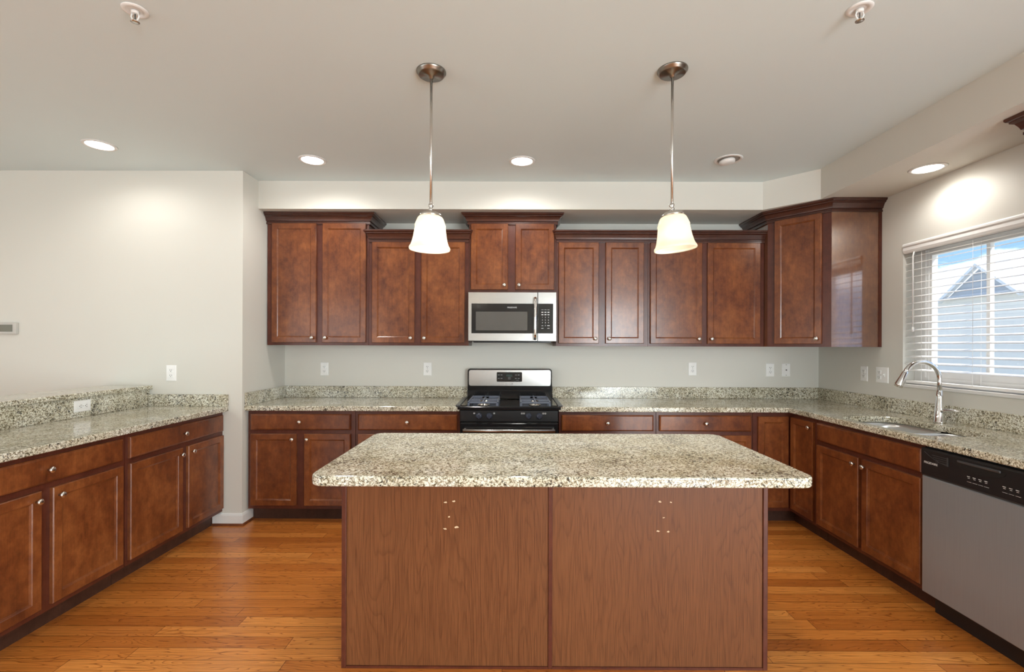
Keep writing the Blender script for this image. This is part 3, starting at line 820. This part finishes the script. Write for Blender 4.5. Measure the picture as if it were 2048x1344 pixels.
def plate(fr, u, z, label, kind='duplex', w=.074, h=.118, cat='outlet', group='white wall outlets'):
    nm = {'duplex': 'wall_outlet', 'side': 'wall_outlet', 'blank': 'wall_plate', 'double': 'switch_plate'}[kind]
    t = thing(nm, fr(u, 0, z), label, cat, group)
    pl = MB(fr).rects(u - w / 2, u + w / 2, z - h / 2, z + h / 2, [(0, .0003), (0, .003), (.004, .0055)]).build('plate', WHITEP, t)
    if kind == 'duplex':
        for s in (-1, 1): recept(fr, u, z + s * .020, t)
        MB(fr).lathe((u, .0052, z), [(.003, 0), (.0028, .0015)], 'o', 10).build('screw', NICKEL, t)
    if kind == 'side':
        for s in (-1, 1): recept(fr, u + s * .020, z, t, True)
        MB(fr).lathe((u, .0052, z), [(.003, 0), (.0028, .0015)], 'o', 10).build('screw', NICKEL, t)
    if kind == 'blank':
        MB(fr).lathe((u, .0052, z), [(.006, 0), (.006, .004), (.004, .005)], 'o', 14).build('jack', SLOT, t)
        for s in (-1, 1): MB(fr).lathe((u, .0052, z + s * .047), [(.004, 0), (.0035, .0015)], 'o', 10).build('screw', NICKEL, t)
    if kind == 'double':
        for s in (-1, 1): recept(fr, u - .023, z + s * .020, t)
        MB(fr).box(u + .018, u + .028, .005, .008, z - .012, z + .012).build('switch_frame', WHITEP, t)
        MB(fr).box(u + .0195, u + .0265, .0081, .017, z + .001, z + .009, bev=.001).build('toggle', WHITEP, t)
plate(WALLB, -1.726, 1.169, 'white duplex outlet under the tall left wall cabinet')
plate(WALLB, -.785, 1.172, 'white duplex outlet left of the range backguard')
plate(WALLB, 1.630, 1.181, 'white duplex outlet alone on the back wall right of the range')
plate(WALLB, 2.335, 1.174, 'white outlet with dark slots beside the blank plate in the right corner')
plate(WALLB, 2.480, 1.175, 'white cover plate with one small centre jack near the right corner', 'blank', cat='wall plate', group=None)
plate(WALLR, -3.728, 1.176, 'white duplex outlet on the right wall nearest the corner')
plate(WALLR, -3.546, 1.176, 'wide two-gang white plate with outlet and switch beside the window', 'double', .118, .118, 'switch', None)
plate(WALLL, -2.635, 1.168, 'white duplex outlet on the left wall beside the raised bar', w=.078, h=.122)
plate(RISER, 3.045, .987, 'white outlet turned sideways in the granite of the raised bar', 'side', .118, .074)
t = thing('thermostat', (-3.893, YW, 1.509), 'grey wall thermostat with small screen at the left edge', 'thermostat')
MB(WALLL).box(-3.968, -3.816, .0003, .026, 1.464, 1.553, bev=.004).build('case', plain('thermostat_grey', (.56, .54, .50), .4), t)
MB(WALLL).box(-3.951, -3.838, .0262, .0275, 1.482, 1.536).build('screen', plain('lcd_grey', (.20, .20, .165), .25), t)

# ------------------------------------------------------------------ pendants, recessed lights, sprinklers
def pendant(x, y, label, warm, tilt=0, power=.45):
    TM = Matrix.Translation((x, y, 2.060)) @ Matrix.Rotation(tilt, 4, 'Y') @ Matrix.Translation((-x, -y, -2.060))
    t = thing('pendant_lamp', (x, y, H), label, 'pendant lamp', 'pendant lamps over the island')
    MB().lathe((x, y, H), [(.072, -.0005), (.072, -.006), (.066, -.010), (.064, -.018), (.058, -.022), (.016, -.024), (.012, -.036), (.006, -.040)], 'z', 36).build('canopy', BRONZE, t)
    MB().tube([(x, y, H - .03), (x, y, 2.072)], .0062, 14).build('rod', NICKEL, t)
    m = MB().lathe((x, y, 2.02), [(.004, .062), (.011, .058), (.013, .048), (.008, .040), (.011, .034), (.012, .030), (.008, .026), (.022, .022), (.040, .016), (.050, .008), (.054, .0), (.050, -.006)], 'z', 28); m.bm.transform(TM); m.build('cap', NICKEL, t)
    prof = [(.040, 2.018), (.056, 2.014), (.062, 2.008), (.068, 1.994), (.073, 1.980), (.076, 1.972), (.0745, 1.966), (.077, 1.945), (.081, 1.918), (.087, 1.892), (.093, 1.875), (.099, 1.866), (.1005, 1.860), (.099, 1.854)]
    out = [(r, h) for r, h in prof]; inn = [(r - .004, h + .001) for r, h in prof[::-1]]
    m = MB(); m.lathe((x, y, 0), out + inn, 'z', 48, False, False); m.bm.transform(TM); m.build('shade', SHADE, t)
    m = MB(); m.lathe((x, y, 1.925), [(.002, -.032), (.018, -.027), (.026, -.012), (.027, .004), (.020, .022), (.013, .038), (.013, .075), (.003, .076)], 'z', 20)
    m.bm.transform(TM); m.build('bulb', BULB, t)
    light('pendant_light', 'POINT', (x, y, 1.895), power, warm, parent=t, shadow_soft_size=.04)
    light('pendant_downlight', 'SPOT', (x, y, 1.852), 12, warm, aim=(x, y, 0), parent=t, spot_size=math.radians(165), spot_blend=.5, shadow_soft_size=.05)
pendant(-.407, 2.299, 'left pendant lamp with white bell glass shade over the island', (1, .95, .87), math.radians(1.5), 1.0)
pendant(.767, 2.284, 'right pendant lamp with creamy bell glass shade over the island', (1, .86, .64), math.radians(-5))
def can(x, y, z, label, lit=True, power=18):
    t = thing('recessed_light', (x, y, z), label, 'ceiling light', 'recessed ceiling lights')
    MB().lathe((x, y, z), [(.074, -.001), (.078, -.006), (.092, -.005), (.097, -.0003), (.074, -.0003)], 'z', 40, False, False).build('trim_ring', TRIM, t)
    if lit:
        MB().lathe((x, y, z), [(.0738, -.0015), (.072, -.004), (.05, -.006), (.02, -.0065)], 'z', 32).build('lens', LAMPON, t)
        light('downlight', 'SPOT', (x, y, z - .02), power, (1, .975, .93), aim=(x, y, 0), parent=t, spot_size=math.radians(172), spot_blend=.6, shadow_soft_size=.06)
    else:
        MB().lathe((x, y, z), [(.0735, -.0010), (.070, -.002), (.02, -.002)], 'z', 32).build('baffle', plain('shadow_grey_baffle', (.30, .28, .25), .6), t)
        m = MB(); m.lathe((0, 0, 0), [(.052, 0), (.054, .010), (.050, .022), (.030, .028), (.005, .029)], 'z', 28)
        M = Matrix.Translation((x - .008, y + .004, z - .003)) @ Matrix.Rotation(PI, 4, 'X') @ Matrix.Rotation(.10, 4, 'Y')
        m.bm.transform(M); m.build('eyeball', TRIM, t)
can(-2.788, 3.151, H, 'leftmost lit recessed light, above the left peninsula', True, 9)
can(-3.75, 1.95, H, 'lit recessed light over the dining side beyond the raised bar', True, 16)
can(-1.461, 3.399, H, 'lit recessed light above the tall left wall cabinet')
can(.057, 3.410, H, 'lit recessed light in front of the microwave, between the pendants')
can(1.536, 3.375, H, 'unlit recessed eyeball light to the right of the right pendant', False)
can(2.575, 2.935, HS, 'lit recessed light in the soffit above the window', True, 9)
def sprinkler(x, y, label):
    t = thing('fire_sprinkler', (x, y, H), label, 'sprinkler', 'ceiling fire sprinklers')
    MB().lathe((x, y, H), [(.047, -.0003), (.046, -.003), (.040, -.006), (.030, -.006), (.027, -.002), (.020, -.002)], 'z', 32).build('escutcheon', TRIM, t)
    m = MB(); m.lathe((x, y, H), [(.014, -.004), (.014, -.014), (.009, -.016)], 'z', 16)
    for s in (-1, 1): m.tube([(x + s * .012, y, H - .012), (x + s * .016, y, H - .026), (x + s * .010, y, H - .040), (x, y, H - .046)], .003, 8)
    m.build('frame', TRIM, t)
    MB().tube([(x, y, H - .016), (x, y, H - .044)], .0025, 8).build('bulb', SLOT, t)
    MB().lathe((x, y, H - .046), [(.003, .001), (.016, -.001), (.016, -.003), (.003, -.003)], 'z', 16).build('deflector', NICKEL, t)
sprinkler(-1.522, 1.880, 'white fire sprinkler in the ceiling at the upper left')
sprinkler(1.368, 1.868, 'white fire sprinkler in the ceiling at the upper right')

# ------------------------------------------------------------------ window with blind
WW = Frame((XR, 0, 0), (0, -1), (-1, 0))          # u = -y, o < 0 goes out through the wall
u0, u1 = -WY1, -WY0
t = thing('window_1', WW((u0 + u1) / 2, -.1, WZ0), None, None, None, 'structure')
m = MB(WW); fo0, fo1 = -.145, -.085
m.box(u0, u0 + .085, fo0, fo1, WZ0, WZ1).box(u1 - .085, u1, fo0, fo1, WZ0, WZ1)
m.box(u0 + .085, u1 - .085, fo0, fo1, WZ0, WZ0 + .06).box(u0 + .085, u1 - .085, fo0, fo1, WZ1 - .06, WZ1)
m.build('window_frame', TRIM, t)
m = MB(WW)
m.box(u0 + .085, u0 + .125, -.135, -.095, WZ0 + .06, WZ1 - .06).box(u1 - .125, u1 - .085, -.135, -.095, WZ0 + .06, WZ1 - .06)
m.box(u0 + .125, u1 - .125, -.135, -.095, WZ0 + .06, WZ0 + .10).box(u0 + .125, u1 - .125, -.135, -.095, WZ1 - .10, WZ1 - .06)
m.build('sash', TRIM, t)
uc_ = (u0 + u1) / 2
MB(WW).box(uc_ - .011, uc_ + .011, -.128, -.102, WZ0 + .10, WZ1 - .10).build('muntin', TRIM, t)
MB(WW).box(u0 + .125, u1 - .125, -.117, -.113, WZ0 + .10, WZ1 - .10).build('pane', GLASS, t)
MB(WW).box(u0 + .001, u1 - .001, -.085, .012, WZ0 - .012, WZ0 + .010, bev=.003).build('sill', TRIM, t)

t = thing('window_blind', WW(uc_, -.04, WZ1), 'white horizontal slat blind hanging open in the window over the sink', 'blind')
b0, b1 = u0 + .012, u1 - .012
m = MB(WW); pr = [(-.062, WZ1 - .001), (.004, WZ1 - .001), (.012, WZ1 - .010), (.012, WZ1 - .020), (.006, WZ1 - .030), (.008, WZ1 - .050), (.003, WZ1 - .066), (-.006, WZ1 - .072), (-.062, WZ1 - .060)]
L = [m.loop([(u, o, z) for o, z in pr]) for u in (b0 - .006, b1 + .006)]
m.bridge(*L); m.face(L[0]); m.face(L[1]); m.build('valance', BLINDM, t)
m = MB(WW); z = WZ1 - .095; ta = math.radians(13); zs = []
while z > WZ0 + .065:
    zs.append(z); dx, dz = .025 * math.cos(ta), .025 * math.sin(ta)
    cy = -.034
    P = [(cy + dx, z - dz - .0014), (cy, z + .0014 - .001), (cy - dx, z + dz - .0014), (cy - dx, z + dz + .0014), (cy, z + .0030), (cy + dx, z - dz + .0014)]
    L = [m.loop([(u, o, zz) for o, zz in P]) for u in (b0, b1)]
    m.bridge(*L); m.face(L[0]); m.face(L[1]); z -= .0468
m.build('slats', BLINDM, t)
MB(WW).box(b0, b1, -.058, -.010, WZ0 + .018, WZ0 + .036, bev=.003).build('bottom_rail', BLINDM, t)
for a in (b0 + .13, uc_, b1 - .13):
    m = MB(WW)
    for o in (-.0085, -.0595): m.tube([(a, o, WZ1 - .068), (a, o, WZ0 + .03)], .0011, 6)
    m.build('ladder_cord', BLINDM, t)
m = MB(WW); wu = b0 + .085
m.tube([(wu, .004, WZ1 - .07), (wu, .012, WZ1 - .10), (wu, .012, WZ1 - .59)], .0045, 10); m.lathe((wu, .012, WZ1 - .625), [(.004, 0), (.0075, .004), (.0075, .014), (.0045, .036)], 'z', 12)
m.build('tilt_wand', BLINDM, t)

# ------------------------------------------------------------------ outside: neighbouring house
struct(MB().box(XR + .15, 60, -30, 70, -.75, -.6).build('ground', GRASS))
t = thing('neighbour_house', (25, 28, -.6), 'pale grey neighbouring house with gabled roof seen through the window', 'house')
HX = 20.
MB().box(HX, HX + 9, 15.5, 40, -.6, 3.62).build('wall', SIDING, t)
m = MB(); q = [(HX - .4, 18.2, 3.6), (HX - .4, 41, 3.6), (HX + 9.4, 41, 3.6), (HX + 9.4, 18.2, 3.6)]
L = m.loop(q); r1, r2 = m.v(HX + 4.5, 23.3, 5.9), m.v(HX + 4.5, 37, 5.9)
m.face((L[0], L[1], r2, r1)); m.face((L[2], L[3], r1, r2)); m.face((L[3], L[0], r1)); m.face((L[1], L[2], r2)); m.face(L)
m.build('roof', SHINGLE, t)
m = MB(); a = m.loop([(HX - .15, 18.6, 3.6), (HX - .15, 21.6, 3.6), (HX - .15, 20.1, 4.75)]); b = m.loop([(HX + 2.5, 18.6, 3.6), (HX + 2.5, 21.6, 3.6), (HX + 2.5, 20.1, 4.75)])
m.bridge(a, b); m.face(a); m.face(b); m.build('gable', plain('gable_grey', (.42, .44, .46), .7), t)
m = MB()
for s in (-1, 1):
    P = [(20.1 + s * 1.75, 3.42), (20.1, 4.84), (20.1, 4.98), (20.1 + s * 1.75, 3.56)]
    L = [m.loop([(xx, y_, z_) for y_, z_ in P]) for xx in (HX - .35, HX - .16)]
    m.bridge(*L); m.face(L[0]); m.face(L[1])
m.build('gable_trim', TRIM, t)
